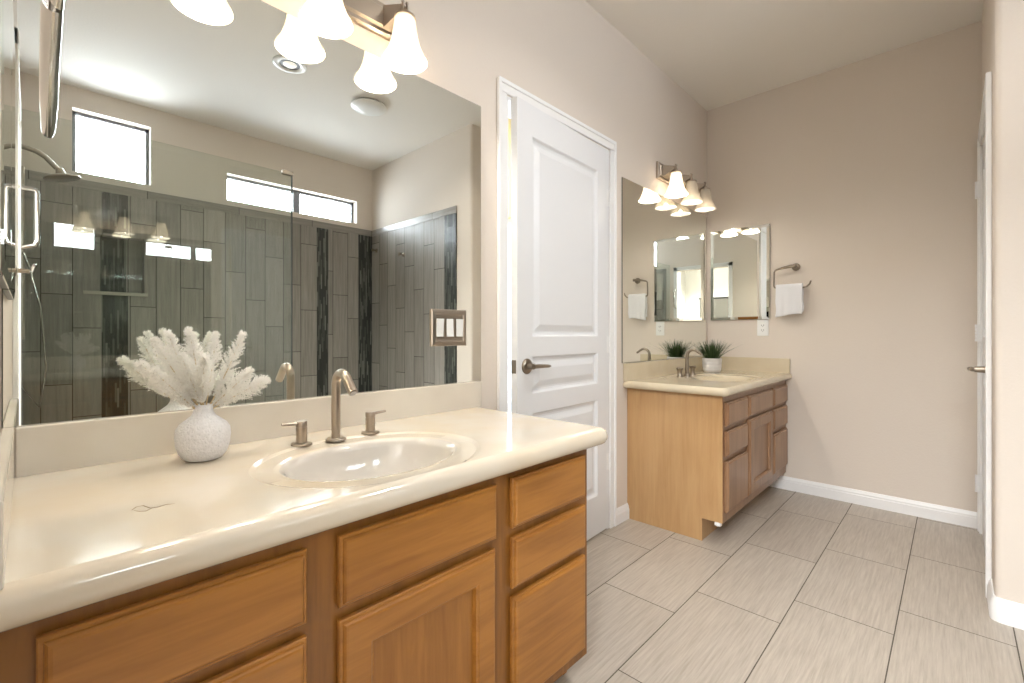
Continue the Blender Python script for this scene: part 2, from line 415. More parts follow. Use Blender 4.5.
# shower floor curb under the glass
obj('trim_5', BX(-0.10, 1.30, -0.66, -0.55, 0, 0.10, bev=0.004), M['tile_x'], kind='structure')

# casings
def casing(name, pts_boxes, mat=M['trim']):
    bm = bmesh.new()
    for b in pts_boxes: box(bm, *b, bev=0.004)
    return obj(name, bm, mat, kind='structure')
cw = 0.058
def casing_y(name, x0, x1, zt, y, sgn, depth):
    """casing around an opening in a wall with plane y; sgn = side it projects to"""
    bm = bmesh.new()
    def leg(xa, xb, z0, z1, outer):
        ya, yb = sorted((y, y + sgn * 0.012)); box(bm, xa, xb, ya, yb, z0, z1, bev=0.003)
        w = (xb - xa)
    for (xa, xb) in ((x0 - cw + 0.003, x0 - 0.004), (x1 + 0.004, x1 + cw - 0.003)):
        ya, yb = sorted((y + sgn * 0.0005, y + sgn * 0.012)); box(bm, xa, xb, ya, yb, 0, zt + 0.004, bev=0.003)
    ya, yb = sorted((y + sgn * 0.0005, y + sgn * 0.0118)); box(bm, x0 - cw + 0.006, x1 + cw - 0.006, ya, yb, zt + 0.006, zt + cw - 0.004, bev=0.003)
    # raised outer bead
    ya, yb = sorted((y, y + sgn * 0.018))
    box(bm, x0 - cw, x0 - cw + 0.018, ya, yb, 0, zt + cw, bev=0.004); box(bm, x1 + cw - 0.018, x1 + cw, ya, yb, 0, zt + cw, bev=0.004)
    ya, yb = sorted((y + sgn * 0.0003, y + sgn * 0.0175)); box(bm, x0 - cw + 0.002, x1 + cw - 0.002, ya, yb, zt + cw - 0.018, zt + cw + 0.001, bev=0.004)
    # jamb lining
    ya, yb = sorted((y + sgn * 0.001, y - sgn * depth))
    box(bm, x0 - 0.004, x0 + 0.012, ya, yb, 0, zt, bev=0.001); box(bm, x1 - 0.012, x1 + 0.004, ya, yb, 0, zt, bev=0.001)
    box(bm, x0, x1, ya, yb, zt - 0.012, zt + 0.004, bev=0.001)
    return obj(name, bm, M['trim'], kind='structure')
casing_y('trim_6', DX0, DX1, DZ, W, -1, T)
casing_y('trim_7', PX0, PX1, PZ, YP, 1, T)
bm = bmesh.new()   # doorway behind the camera, on the left wall
for ya, yb in ((0.30, 0.355), (-0.535, -0.48)):
    box(bm, XL, XL + 0.014, ya, yb, 0, 2.108, bev=0.003)
box(bm, XL, XL + 0.014, -0.535, 0.355, 2.05, 2.108, bev=0.003)
obj('trim_8', bm, M['trim'], kind='structure')

# baseboards with a moulded top
def base_prof(p0, sg):
    return [(p0, 0), (p0 + sg * 0.014, 0), (p0 + sg * 0.014, 0.055), (p0 + sg * 0.011, 0.060), (p0 + sg * 0.011, 0.068), (p0 + sg * 0.006, 0.080), (p0 + sg * 0.004, 0.086), (p0, 0.086)]
bm = bmesh.new(); prism(bm, base_prof(E, -1), 'Y', YP, W); obj('baseboard_right', bm, M['trim'], kind='structure')
bm = bmesh.new(); prism(bm, base_prof(W, -1), 'X', DX1 + cw, 2.368); prism(bm, base_prof(W, -1), 'X', 1.19, DX0 - cw); obj('baseboard_back', bm, M['trim'], kind='structure')
bm = bmesh.new()
r2 = r + 0.014
def bb_ring(off):
    rr_ = r + off
    return [(XN - off, -0.285)] + [(XN + r - rr_ * math.cos(a), YP - r + rr_ * math.sin(a)) for a in [math.radians(k * 22.5) for k in range(0, 5)]] + [(PX0 - cw, YP + off)]
prev = None
for off, z in [(0.014, 0), (0.014, 0.055), (0.011, 0.060), (0.011, 0.068), (0.006, 0.080), (0.004, 0.086), (0.0, 0.086)]:
    ring = [bm.verts.new((p[0], p[1], z)) for p in bb_ring(off)]
    if prev:
        for i in range(len(ring) - 1): bm.faces.new((prev[i], prev[i + 1], ring[i + 1], ring[i]))
    prev = ring
obj('baseboard_partition', bm, M['trim'], smooth=40, kind='structure')
bm = bmesh.new(); prism(bm, base_prof(XL, 1), 'Y', 0.355, 0.79); obj('baseboard_left', bm, M['trim'], kind='structure')

# the rooms beyond: toilet room behind the ajar door, bedroom behind the camera
bm = bmesh.new()
box(bm, 1.0, 1.1, W + T, 3.0, 0, CEIL); box(bm, 1.0, 2.6, 3.0, 3.1, 0, CEIL)
box(bm, 2.5, 2.6, W + T, 1.9, 0, CEIL); box(bm, 2.5, 2.6, 2.9, 3.0, 0, CEIL); box(bm, 2.5, 2.6, 1.9, 2.9, 1.93, CEIL); box(bm, 2.5, 2.6, 1.9, 2.9, 0, 0.3)
obj('wall_toilet_room', bm, P('toilet_room_paint', srgb(222, 214, 182), 0.8), kind='structure')
bm = bmesh.new()
box(bm, 2.53, 2.57, 1.9, 1.94, 0.3, 1.93); box(bm, 2.53, 2.57, 2.86, 2.9, 0.3, 1.93); box(bm, 2.53, 2.57, 1.94, 2.86, 0.3, 0.34); box(bm, 2.53, 2.57, 1.94, 2.86, 1.89, 1.93)
w3 = obj('window_3', bm, M['trim'], kind='structure')
obj('window_pane', BX(2.545, 2.555, 1.94, 2.86, 0.34, 1.89), M['pane'], w3)
bm = bmesh.new()
box(bm, -2.6, -2.5, -1.5, -0.9, 0, CEIL); box(bm, -2.6, -2.5, 0.9, 1.6, 0, CEIL); box(bm, -2.6, -2.5, -0.9, 0.9, 0, 1.30); box(bm, -2.6, -2.5, -0.9, 0.9, 2.40, CEIL); box(bm, -2.5, XL - T, -1.5, -1.4, 0, CEIL); box(bm, -2.5, XL - T, 1.5, 1.6, 0, CEIL)
box(bm, XL - T, -0.10, 1.46, 1.6, 0, CEIL); box(bm, -0.3, -0.22, -1.8, -0.6, 0, CEIL); box(bm, -0.22, XL-T, -0.66, -0.60, 0, CEIL)
obj('wall_bedroom', bm, M['curtain'], kind='structure')

bm = bmesh.new()
box(bm, -2.57, -2.53, -0.9, -0.86, 1.30, 2.40); box(bm, -2.57, -2.53, 0.86, 0.9, 1.30, 2.40); box(bm, -2.57, -2.53, -0.86, 0.86, 1.30, 1.34); box(bm, -2.57, -2.53, -0.86, 0.86, 2.36, 2.40); box(bm, -2.565, -2.535, -0.015, 0.015, 1.34, 2.36)
w4 = obj('window_4', bm, M['trim'], kind='structure')
obj('window_pane', BX(-2.555, -2.55, -0.86, 0.86, 1.34, 2.36), M['pane'], w4)

# ------------------------------------------------------------------ panelled fronts
def loops(bm, x0, x1, z0, z1, yf, prof, cap=True, back=True, mi=0, inner=None):
    """nested rectangles facing -y. prof: (inset, height above yf plane)"""
    prev = None; first = None
    for ins, d in prof:
        r_ = [bm.verts.new((x, yf - d, z)) for x, z in ((x0 + ins, z0 + ins), (x1 - ins, z0 + ins), (x1 - ins, z1 - ins), (x0 + ins, z1 - ins))]
        if prev:
            for i in range(4): bm.faces.new((prev[i], prev[(i + 1) % 4], r_[(i + 1) % 4], r_[i])).material_index = mi
        else: first = r_
        prev = r_
    if cap: bm.faces.new(prev).material_index = mi
    if back: bm.faces.new(list(reversed(first))).material_index = mi
    return bm
SLAB = [(0.004, 0), (0.004, 0.002), (0, 0.004), (0, 0.012), (0.002, 0.014), (0.006, 0.0143), (0.007, 0.0175), (0.010, 0.0205), (0.014, 0.0215)]
def front(name, x0, x1, z0, z1, yf, mat, parent, door=False, pmat=None):
    if not door:
        o = obj(name, loops(bmesh.new(), x0, x1, z0, z1, yf, SLAB), mat, parent)
        return o
    s = 0.058
    o = obj(name, loops(bmesh.new(), x0, x1, z0, z1, yf, SLAB + [(s, 0.0215), (s + 0.003, 0.018), (s + 0.007, 0.017), (s + 0.010, 0.008)], cap=False, back=False), mat, parent)
    obj('door_panel', BX(x0 + s + 0.002, x1 - s - 0.002, yf - 0.0075, yf - 0.001, z0 + s + .002, z1 - s - .002), pmat or mat, o)
    return o

def vanity(label, x0, x1, yface, yback, ztop, zbot, kick_y, fronts, mats, xside=None):
    root = thing('vanity_cabinet', label, 'cabinet', ((x0 + x1) / 2, yback, 0))
    bm = bmesh.new()
    t = 0.016
    # side panels with toe kick notch
    for xa in (x0, x1 - t):
        prism(bm, [(yback, 0), (kick_y, 0), (kick_y, zbot), (yface, zbot), (yface, ztop), (yback, ztop)], 'X', xa, xa + t)
    box(bm, x0 + t, x1 - t, yface + 0.02, yback, zbot, zbot + t)          # bottom
    box(bm, x0 + t, x1 - t, yback - 0.008, yback - .001, zbot + t, ztop)         # back
    obj('cabinet_body', bm, mats['side'], root)
    bm = bmesh.new()
    obj('toe_kick', BX(x0 + t, x1 - t, kick_y + .002, kick_y + 0.014, 0, zbot), mats['side'], root)
    holes = [(a + 0.012, b - 0.012, c + 0.012, d - 0.012) for (n_, a, b, c, d) in fronts]
    wall_holes(bm, x0 + .001, x1 - .001, zbot, ztop - .001, yface - 0.002, yface + 0.017, holes)
    bmesh.ops.remove_doubles(bm, verts=bm.verts, dist=1e-5)
    obj('face_frame', bm, mats['frame'], root)
    for n_, a, b, c, d in fronts:
        if n_ == 'door': front('door', a, b, c, d, yface - 0.002, mats['door'], root, True, mats['panel'])
        else: front('drawer_front', a, b, c, d, yface - 0.002, mats['drawer'], root)
    return root

v1 = vanity('honey-coloured wooden vanity cabinet under the large mirror and white vase', XL, 1.157, 0.797, W, 0.7175, 0.095, 0.87,
    [('dr', 0.820, 1.128, 0.574, 0.698), ('dr', 0.820, 1.128, 0.426, 0.551), ('dr', 0.820, 1.128, 0.13, 0.404),
     ('dr', 0.378, 0.766, 0.568, 0.695), ('door', 0.378, 0.762, 0.13, 0.545),
     ('dr', 0.006, 0.322, 0.568, 0.692), ('dr', 0.006, 0.322, 0.424, 0.546), ('dr', 0.006, 0.322, 0.13, 0.400)],
    dict(side=M['oak_z'], frame=M['oak_f'], drawer=M['oak_x'], door=M['oak_x'], panel=M['oak_z']))
v2 = vanity('maple vanity cabinet in the corner beside the white door', 2.367, E, 0.825, W, 0.747, 0.115, 0.925,
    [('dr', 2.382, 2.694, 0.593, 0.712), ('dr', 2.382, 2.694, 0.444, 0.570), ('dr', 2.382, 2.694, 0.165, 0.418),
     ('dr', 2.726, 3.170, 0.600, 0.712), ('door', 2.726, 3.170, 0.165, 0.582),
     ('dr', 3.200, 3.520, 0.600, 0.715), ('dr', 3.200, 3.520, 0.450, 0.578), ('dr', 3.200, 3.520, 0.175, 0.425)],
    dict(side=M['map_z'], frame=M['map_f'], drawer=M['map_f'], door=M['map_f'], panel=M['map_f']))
bm = bmesh.new(); tube(bm, [(2.355, 0.845, 0.106), (2.372, 0.845, 0.106)], 0.007, n=10); box(bm, 2.362, 2.385, 0.833, 0.862, 0.098, 0.114, bev=0.002)
bm2 = obj('corner_bumper', bm, M['white'], v2, smooth=40); bm2['label'] = 'small white plastic bumper at the bottom corner'

# ------------------------------------------------------------------ countertops with moulded basins
def countertop(label, x0, x1, y0, y1, z, th, cx, cy, a, b, a2, b2, mat, splash_mat, basin_mat, side, right_free, left_free):
    root = thing('countertop', label, 'countertop', ((x0 + x1) / 2, y1, z))
    rc = 0.032
    def rect(nx=46, ny=24):
        pts = []
        xl = x0; xr = x1; yl = y0; yr = y1
        def corner(cx_, cy_, a0):
            sharp = {-90: side == 'R', 0: True, 90: True, 180: side == 'L'}[a0]
            for k in range(1, 6):
                a_ = math.radians(a0 + k * 15); c_, s_ = math.cos(a_), math.sin(a_)
                if sharp:
                    m_ = 1 / max(abs(c_), abs(s_)); pts.append((cx_ + rc * m_ * c_, cy_ + rc * m_ * s_, c_ * m_, s_ * m_))
                else: pts.append((cx_ + rc * c_, cy_ + rc * s_, c_, s_))
        for k in range(nx + 1): pts.append((xl + rc + (xr - xl - 2 * rc) * k / nx, yl, 0, -1))
        corner(xr - rc, yl + rc, -90)
        for k in range(ny + 1): pts.append((xr, yl + rc + (yr - yl - 2 * rc) * k / ny, 1, 0))
        corner(xr - rc, yr - rc, 0)
        for k in range(nx + 1): pts.append((xr - rc - (xr - xl - 2 * rc) * k / nx, yr, 0, 1))
        corner(xl + rc, yr - rc, 90)
        for k in range(ny + 1): pts.append((xl, yr - rc - (yr - yl - 2 * rc) * k / ny, -1, 0))
        corner(xl + rc, yl + rc, 180)
        return pts
    R_ = rect()
    bm = bmesh.new()
    rings = []
    h = th / 2
    for k in range(6, -1, -1):            # under side round to the top
        ph = math.radians(180 - k * 30)
        pass
    prof = []
    prof.append((0.05, -th))
    for k in range(0, 9):
        ph = math.radians(-90 + 180 * k / 8)
        prof.append((h - h * math.cos(ph), -h + h * math.sin(ph)))
    prof += [(h + 0.0015, 0.0), (h + 0.006, 0.0)]
    def fx(nx_): return 0.0 if (nx_ < 0 and side == 'L') or (nx_ > 0 and side == 'R') else nx_
    def fy(ny_): return 0.0 if ny_ > 0 else ny_
    for ins, dz in prof: rings.append([Vector((p[0] - fx(p[2]) * ins, p[1] - fy(p[3]) * ins, z + dz)) for p in R_])
    ang = [math.atan2((p[1] - cy) / b, (p[0] - cx) / a) for p in R_]
    def ell(ea, eb, dz): return [Vector((cx + ea * math.cos(t), cy + eb * math.sin(t), z + dz)) for t in ang]
    top = rings[-1]
    o1 = ell(a2 + 0.012, b2 + 0.012, 0.0)
    # clamp the outer step ring inside the slab
    def clamp(v): return Vector((min(max(v.x, x0 + 0.03), x1 - 0.03), min(max(v.y, y0 + 0.03), y1 - 0.025), v.z))
    rings.append([clamp(v) for v in o1])
    rings.append([clamp(v) for v in ell(a2 + 0.006, b2 + 0.006, -0.0012)])
    rings.append([clamp(v) for v in ell(a2, b2, -0.0035)])
    rings.append([clamp(v) for v in ell(a + 0.022, b + 0.022, -0.0045)])
    rings.append(ell(a + 0.010, b + 0.010, -0.0055))
    nb = len(rings)
    bowl = [(1.0, -0.011), (0.975, -0.022), (0.94, -0.040), (0.88, -0.066), (0.78, -0.092), (0.64, -0.112), (0.45, -0.125), (0.25, -0.131), (0.09, -0.134)]
    for s, dz in bowl: rings.append(ell(a * s, b * s, dz))
    vr = [[bm.verts.new(v) for v in r_] for r_ in rings]
    n = len(R_)
    for q, (A, B) in enumerate(zip(vr, vr[1:])):
        for i in range(n):
            f = bm.faces.new((A[i], A[(i + 1) % n], B[(i + 1) % n], B[i]))
            if q >= nb - 1: f.material_index = 1
    f = bm.faces.new(vr[-1]); f.material_index = 1
    slab = obj('counter_slab', bm, [mat, basin_mat], root, smooth=50)
    for p_ in slab.data.polygons:
        if abs(p_.normal.z) > 0.9995 or abs(p_.normal.x) > 0.999 or p_.normal.y > 0.999: p_.use_smooth = False
    bm = bmesh.new(); lathe(bm, [(0.0, -0.128), (0.018, -0.128), (0.022, -0.131), (0.022, -0.135), (0, -0.135)], c=(cx, cy, z), n=24)
    obj('drain', bm, M['nickel'], root, smooth=40)
    # backsplash and side splash
    sh = 0.098
    bm = bmesh.new(); box(bm, (x0 + (0.0 if side != 'L' else 0.0185)), x1 if side != 'R' else x1 - 0.0195, W - 0.020, W - .001, z - 0.002, z + sh, bev=0.003)
    obj('backsplash', bm, splash_mat, root)
    if side == 'L': xa, xb = XL + 0.001, XL + 0.019
    else: xa, xb = E - 0.020, E - .001
    bm = bmesh.new(); box(bm, xa, xb, y0 + 0.01, W - 0.001, z - 0.002, z + sh, bev=0.003)
    obj('side_splash', bm, splash_mat, root)
    return root
countertop('cream marble-look countertop with oval basin holding the white vase', XL + .001, 1.222, 0.749, W - .001, 0.770, 0.052, 0.566, 0.985, 0.199, 0.148, 0.252, 0.212, M['marble'], M['marble_s'], M['basin'], 'L', True, False)
countertop('cream countertop with oval basin holding the small green plant', 2.318, E - .001, 0.785, W - .001, 0.788, 0.042, 2.93, 1.02, 0.20, 0.145, 0.26, 0.20, M['marble2'], M['marble2'], M['marble2'], 'R', False, True)

bm = bmesh.new()
def cz(u, v, z=0.7704):
    c_, s_ = math.cos(math.radians(43.7)), math.sin(math.radians(43.7)); t = (u - 512) / 462; k = (z - 1.052) / ((334 - v) / 462)
    return ((c_ + t * s_) * k, (s_ - t * c_) * k, z)
tube(bm, [cz(132, 510), cz(136, 507), cz(143, 505.5), cz(150, 508), cz(158, 507), cz(166, 504.5), cz(175, 503.5)], [0.0006, 0.001, 0.0011, 0.0013, 0.0011, 0.0008, 0.0004], n=6, flat=0.3)
tube(bm, [cz(134, 510.5), cz(140, 511.5), cz(146, 511), cz(152, 508)], [0.0005, 0.0008, 0.0011, 0.0010], n=6, flat=0.3)
vn = obj('marble_vein', bm, P('grey_brown_vein', srgb(150, 134, 112), 0.25), bpy.data.objects['countertop'])
vn['label'] = 'small forked grey-brown vein in the marble'

# ------------------------------------------------------------------ mirrors
def big_mirror(x0, x1, z0, z1, label):
    root = thing('wall_mirror', label, 'mirror', ((x0 + x1) / 2, W, z0))
    obj('mirror_backing', BX(x0, x1, W - 0.0045, W - 0.0005, z0, z1), M['mirror_e'], root)
    obj('mirror_glass', BX(x0 + 0.0015, x1 - 0.0015, W - 0.006, W - 0.0048, z0 + .0015, z1 - .0015), M['mirror'], root)
    return root
big_mirror(XL + 0.002, 1.231, 0.867, 1.948, 'large frameless mirror above the honey wood vanity reflecting the shower')
big_mirror(2.305, E - .03, 0.888, 1.935, 'tall frameless mirror above the maple vanity in the corner')
def med_mirror(x, y0, y1, z0, z1, sg, label):
    """bevelled mirror on a wall with normal along x (sg = direction it faces)"""
    root = thing('medicine_mirror', label, 'mirror', (x, (y0 + y1) / 2, z0))
    th = 0.014
    xa, xb = sorted((x + sg * 0.0008, x + sg * (th - 0.004))); obj('mirror_case', BX(xa, xb, y0, y1, z0, z1), M['mirror_e'], root)
    bm = bmesh.new(); b = 0.020
    lo = [bm.verts.new((x + sg * (th - 0.0035), yy, zz)) for yy, zz in ((y0, z0), (y1, z0), (y1, z1), (y0, z1))]
    mid = [bm.verts.new((x + sg * (th - 0.002), yy, zz)) for yy, zz in ((y0, z0), (y1, z0), (y1, z1), (y0, z1))]
    hi = [bm.verts.new((x + sg * (th + 0.0005), yy, zz)) for yy, zz in ((y0 + b, z0 + b), (y1 - b, z0 + b), (y1 - b, z1 - b), (y0 + b, z1 - b))]
    for A, B in ((lo, mid), (mid, hi)):
        for i in range(4): bm.faces.new((A[i], A[(i + 1) % 4], B[(i + 1) % 4], B[i]))
    bm.faces.new(hi); bm.faces.new(list(reversed(lo)))
    obj('mirror_glass', bm, M['mirror'], root)
    return root
med_mirror(E, 0.918, 1.318, 1.155, 1.815, -1, 'small frameless mirror on the far wall above the white outlet')
med_mirror(XL, 0.93, 1.33, 1.14, 1.80, 1, 'narrow strip of a frameless mirror at the left edge of the photo')

# ------------------------------------------------------------------ vanity lights
def shade_prof():
    return [(0.029, 0.0), (0.033, -0.006), (0.036, -0.03), (0.040, -0.056), (0.046, -0.083), (0.054, -0.106), (0.063, -0.121), (0.0695, -0.131), (0.071, -0.136)]
def vanity_light(xs, zt, label, lit_flags):
    xc = xs[1]
    root = thing('vanity_light', label, 'light', (xc, W, zt + 0.03))
    bm = bmesh.new()
    xa, xb = xs[0] - 0.08, xs[2] + 0.08
    z0, z1 = zt - 0.035, zt + 0.070
    loops(bm, xa, xb, z0, z1, W - 0.0005, [(0, 0), (0, 0.012), (0.006, 0.018), (0.018, 0.018), (0.022, 0.024), (0.024, 0.026)])
    obj('backplate', bm, M['nickel'], root)
    zc = (z0 + z1) / 2
    ys = W - 0.095
    for x, fl in zip(xs, lit_flags):
        bm = bmesh.new()
        # tapering square arm
        A = [bm.verts.new((x + sx * 0.036, W - 0.026, zc + sz * 0.036)) for sx, sz in ((-1, -1), (1, -1), (1, 1), (-1, 1))]
        B = [bm.verts.new((x + sx * 0.010, ys + 0.006, zt + 0.030 + sz * 0.010)) for sx, sz in ((-1, -1), (1, -1), (1, 1), (-1, 1))]
        for i in range(4): bm.faces.new((A[i], A[(i + 1) % 4], B[(i + 1) % 4], B[i]))
        bm.faces.new(B); bm.faces.new(list(reversed(A)))
        arm = obj('arm', bm, M['nickel'], root)
        bm = bmesh.new()
        lathe(bm, [(0, 0.022), (0.008, 0.022), (0.010, 0.018), (0.010, 0.008), (0.020, 0.004), (0.033, 0.001), (0.034, -0.006), (0.0, -0.006)], c=(x, ys, zt), n=24)
        for dx in (-0.008, 0.008):
            tube(bm, [(x + dx, ys, zt + 0.010), (x + dx, ys, zt + 0.044)], 0.0035, n=8)
            lathe(bm, [(0, 0.052), (0.004, 0.050), (0.0055, 0.046), (0.004, 0.042), (0, 0.041)], c=(x + dx, ys, zt), n=10)
        obj('socket', bm, M['nickel'], root, smooth=40)
        pr_ = shade_prof()
        bm = bmesh.new(); t = 0.003
        lathe(bm, pr_ + [(0.070, -0.1385), (0.068, -0.136)], c=(x, ys, zt - 0.004), n=40, mi=0)
        lathe(bm, [(0.068, -0.136)] + [(max(r_ - t, 0.001), h_ - 0.001) for r_, h_ in reversed(pr_)] + [(0.0, -0.004)], c=(x, ys, zt - 0.004), n=40, mi=1)
        bmesh.ops.remove_doubles(bm, verts=bm.verts, dist=1e-5)
        sh = obj('shade', bm, [M['shade_lit'], M['inner_lit']] if fl == 2 else [M['shade_mid'], M['inner_mid']], root, smooth=50)
        if fl == 2: sh['label'] = 'glowing opal glass shade'
        bm = bmesh.new(); lathe(bm, [(0, -0.110), (0.014, -0.107), (0.024, -0.098), (0.026, -0.086), (0.024, -0.072), (0.015, -0.060), (0.013, -0.03), (0.0, -0.03)], c=(x, ys, zt), n=20)
        obj('bulb', bm, M['bulb_lit'] if fl == 2 else M['bulb_mid'], root, smooth=50)
        point('bulb_light', (x, ys, zt - 0.125), 3.2 if fl == 2 else 0.2, (1, 0.94, 0.86), 0.012)
    return root
vanity_light([0.317, 0.570, 0.823], 2.055, 'brushed nickel light bar with three glowing bell shades, nearest the camera', [2, 2, 2])
vanity_light([2.80, 3.035, 3.27], 2.064, 'brushed nickel light bar with bell shades above the corner mirror', [2, 1, 1])

# ------------------------------------------------------------------ faucets
def faucet(cx, y, z, hx, label, style):
    root = thing('faucet', label, 'faucet', (cx, y, z))
    zz = z - 0.004
    if style == 1:
        bm = bmesh.new()
        lathe(bm, [(0, 0), (0.026, 0), (0.026, 0.003), (0.024, 0.005), (0.013, 0.006), (0, 0.006)], c=(cx, y, zz), n=28)
        pts = [(cx, y, zz + 0.004), (cx, y, zz + 0.10), (cx, y, zz + 0.142)]
        ap = arc((cx, y - 0.034, zz + 0.145), 0.034, 0, 140, 14)
        pts += [tuple(p) for p in ap]
        d = (ap[-1] - ap[-2]).normalized(); e = ap[-1] + d * 0.048
        pts += [tuple(ap[-1] + d * 0.02), tuple(e)]
        tube(bm, pts, 0.0118, n=20)
        obj('spout', bm, M['nickel'], root, smooth=50)
        bm = bmesh.new(); tube(bm, [tuple(e - d * 0.001), tuple(e + d * 0.0025)], 0.0085, n=16); obj('aerator', bm, M['chrome'], root, smooth=50)
        for sg, x in ((-1, cx - hx + 0.022), (1, cx + hx)):
            bm = bmesh.new()
            yy = y + 0.012
            lathe(bm, [(0, 0), (0.025, 0), (0.025, 0.003), (0.022, 0.005), (0.0135, 0.006), (0.0135, 0.044), (0.0125, 0.0445), (0.0125, 0.046), (0.0135, 0.0465), (0.0135, 0.058), (0.012, 0.060), (0, 0.060)], c=(x, yy, zz), n=28)
            tube(bm, [(x + sg * 0.004, yy, zz + 0.054), (x + sg * 0.025, yy, zz + 0.0552), (x + sg * 0.048, yy, zz + 0.0565)], [0.006, 0.0052, 0.0045], n=10, flat=0.8)
            obj('handle', bm, M['nickel'], root, smooth=50)
    else:
        bm = bmesh.new()
        lathe(bm, [(0, 0), (0.024, 0), (0.023, 0.008), (0.016, 0.02), (0.0, 0.02)], c=(cx, y, zz), n=24)
        ap = arc((cx, y - 0.038, zz + 0.130), 0.038, 0, 128, 14)
        d = (ap[-1] - ap[-2]).normalized()
        pts = [(cx, y, zz + 0.01), (cx, y, zz + 0.06), (cx, y, zz + 0.105)] + [tuple(p) for p in ap] + [tuple(ap[-1] + d * 0.035)]
        rad = [0.015, 0.0125, 0.0105] + [0.0095 - 0.002 * i / 15 for i in range(len(ap))] + [0.0075]
        tube(bm, pts, rad, n=18)
        obj('spout', bm, M['dnickel'], root, smooth=50)
        for sg, x in ((-1, cx - hx), (1, cx + hx)):
            bm = bmesh.new()
            lathe(bm, [(0, 0), (0.022, 0), (0.021, 0.006), (0.015, 0.012), (0.0135, 0.030), (0.015, 0.044), (0.021, 0.052), (0.022, 0.057), (0.018, 0.060), (0, 0.060)], c=(x, y + 0.005, zz), n=24)
            tube(bm, [(x, y + .005, zz + 0.056), (x + sg * 0.016, y + .005, zz + 0.058), (x + sg * 0.034, y + .005, zz + 0.060)], [0.006, 0.005, 0.004], n=8)
            obj('handle', bm, M['dnickel'], root, smooth=50)
    return root
faucet(0.566, 1.190, 0.7745, 0.107, 'brushed nickel gooseneck faucet with two lever handles beside the white vase', 1)
faucet(2.872, 1.215, 0.788, 0.098, 'dark nickel gooseneck faucet beside the small green plant', 2)

# ------------------------------------------------------------------ ajar door with lever handle and hinges
def slab_door(name, w, h, th, panels, label=None):
    """door slab in local coordinates: hinge edge at x=0, extends to -x, front at y=0 facing -y, back y=th"""
    bm = bmesh.new()
    xs = sorted(set([-w, 0.0] + [p[0] for p in panels] + [p[1] for p in panels])); zs = sorted(set([0.0, h] + [p[2] for p in panels] + [p[3] for p in panels]))
    def isp(a, b, c, d): return any(a >= p[0] - 1e-6 and b <= p[1] + 1e-6 and c >= p[2] - 1e-6 and d <= p[3] + 1e-6 for p in panels)
    for yv in (0.0, th):
        for a, b in zip(xs, xs[1:]):
            for c, d in zip(zs, zs[1:]):
                if isp(a, b, c, d): continue
                bm.faces.new([bm.verts.new(v) for v in ((a, yv, c), (b, yv, c), (b, yv, d), (a, yv, d))])
    for q in (((-w, 0, 0), (-w, th, 0), (-w, th, h), (-w, 0, h)), ((0, 0, 0), (0, th, 0), (0, th, h), (0, 0, h)), ((-w, 0, 0), (0, 0, 0), (0, th, 0), (-w, th, 0)), ((-w, 0, h), (0, 0, h), (0, th, h), (-w, th, h))):
        bm.faces.new([bm.verts.new(v) for v in q])
    for p in panels:
        loops(bm, *p, 0.0, [(0, 0), (0.003, -0.002), (0.010, -0.011), (0.018, -0.014), (0.026, -0.013), (0.048, -0.004), (0.054, -0.002)], back=False)
        loops(bm, *p, th, [(0, 0), (0.012, 0.009), (0.028, 0.010), (0.050, 0.003)], back=False)
    bmesh.ops.remove_doubles(bm, verts=bm.verts, dist=1e-5)
    return bm
HX, HY = 2.1655, 1.3465
bm = slab_door('door', 0.767, 2.028, 0.035, [(-0.665, -0.115, 1.03, 1.895), (-0.665, -0.115, 0.785, 0.945), (-0.665, -0.115, 0.20, 0.700)])
door = obj('door_1', bm, M['door'], kind='structure')
door['label'] = 'white three-panel door standing slightly ajar between the two vanities'
door.location = (HX, HY - 0.0, 0.010)
door.rotation_euler = (0, 0, math.radians(2.9))
def child(name, bm, mat, par, smooth=None):
    o = obj(name, bm, mat, smooth=smooth); o.parent = par; return o
bm = bmesh.new()
lx, lz = -0.767 + 0.062, 0.905
lathe(bm, [(0, 0.0), (0.033, 0.0), (0.033, -0.004), (0.029, -0.009), (0.014, -0.012), (0.012, -0.04), (0, -0.04)], c=(lx, -0.0005, lz), axis='Y', n=28)
tube(bm, [(lx - 0.006, -0.044, lz), (lx + 0.02, -0.048, lz + 0.001), (lx + 0.06, -0.048, lz + 0.0), (lx + 0.095, -0.045, lz - 0.002), (lx + 0.115, -0.040, lz - 0.003)], [0.012, 0.0125, 0.011, 0.0095, 0.006], n=14, flat=0.75)
child('lever_handle', bm, M['dnickel'], door, 50)
child('latch_plate', BX(-0.7685, -0.7668, 0.006, 0.029, lz - 0.028, lz + 0.028, bev=0.0005), M['dnickel'], door)
for hz in (1.775, 0.985, 0.355):
    bm = bmesh.new()
    for k in range(5): tube(bm, [(0.004, -0.006, hz - 0.045 + k * 0.018), (0.004, -0.006, hz - 0.045 + k * 0.018 + 0.0165)], 0.006, n=12)
    tube(bm, [(0.004, -0.006, hz + 0.045), (0.004, -0.006, hz + 0.050)], [0.006, 0.003], n=10)
    box(bm, -0.02, 0.004, -0.001, 0.0005, hz - 0.045, hz + 0.045)
    child('hinge', bm, M['trim'], door, 40)
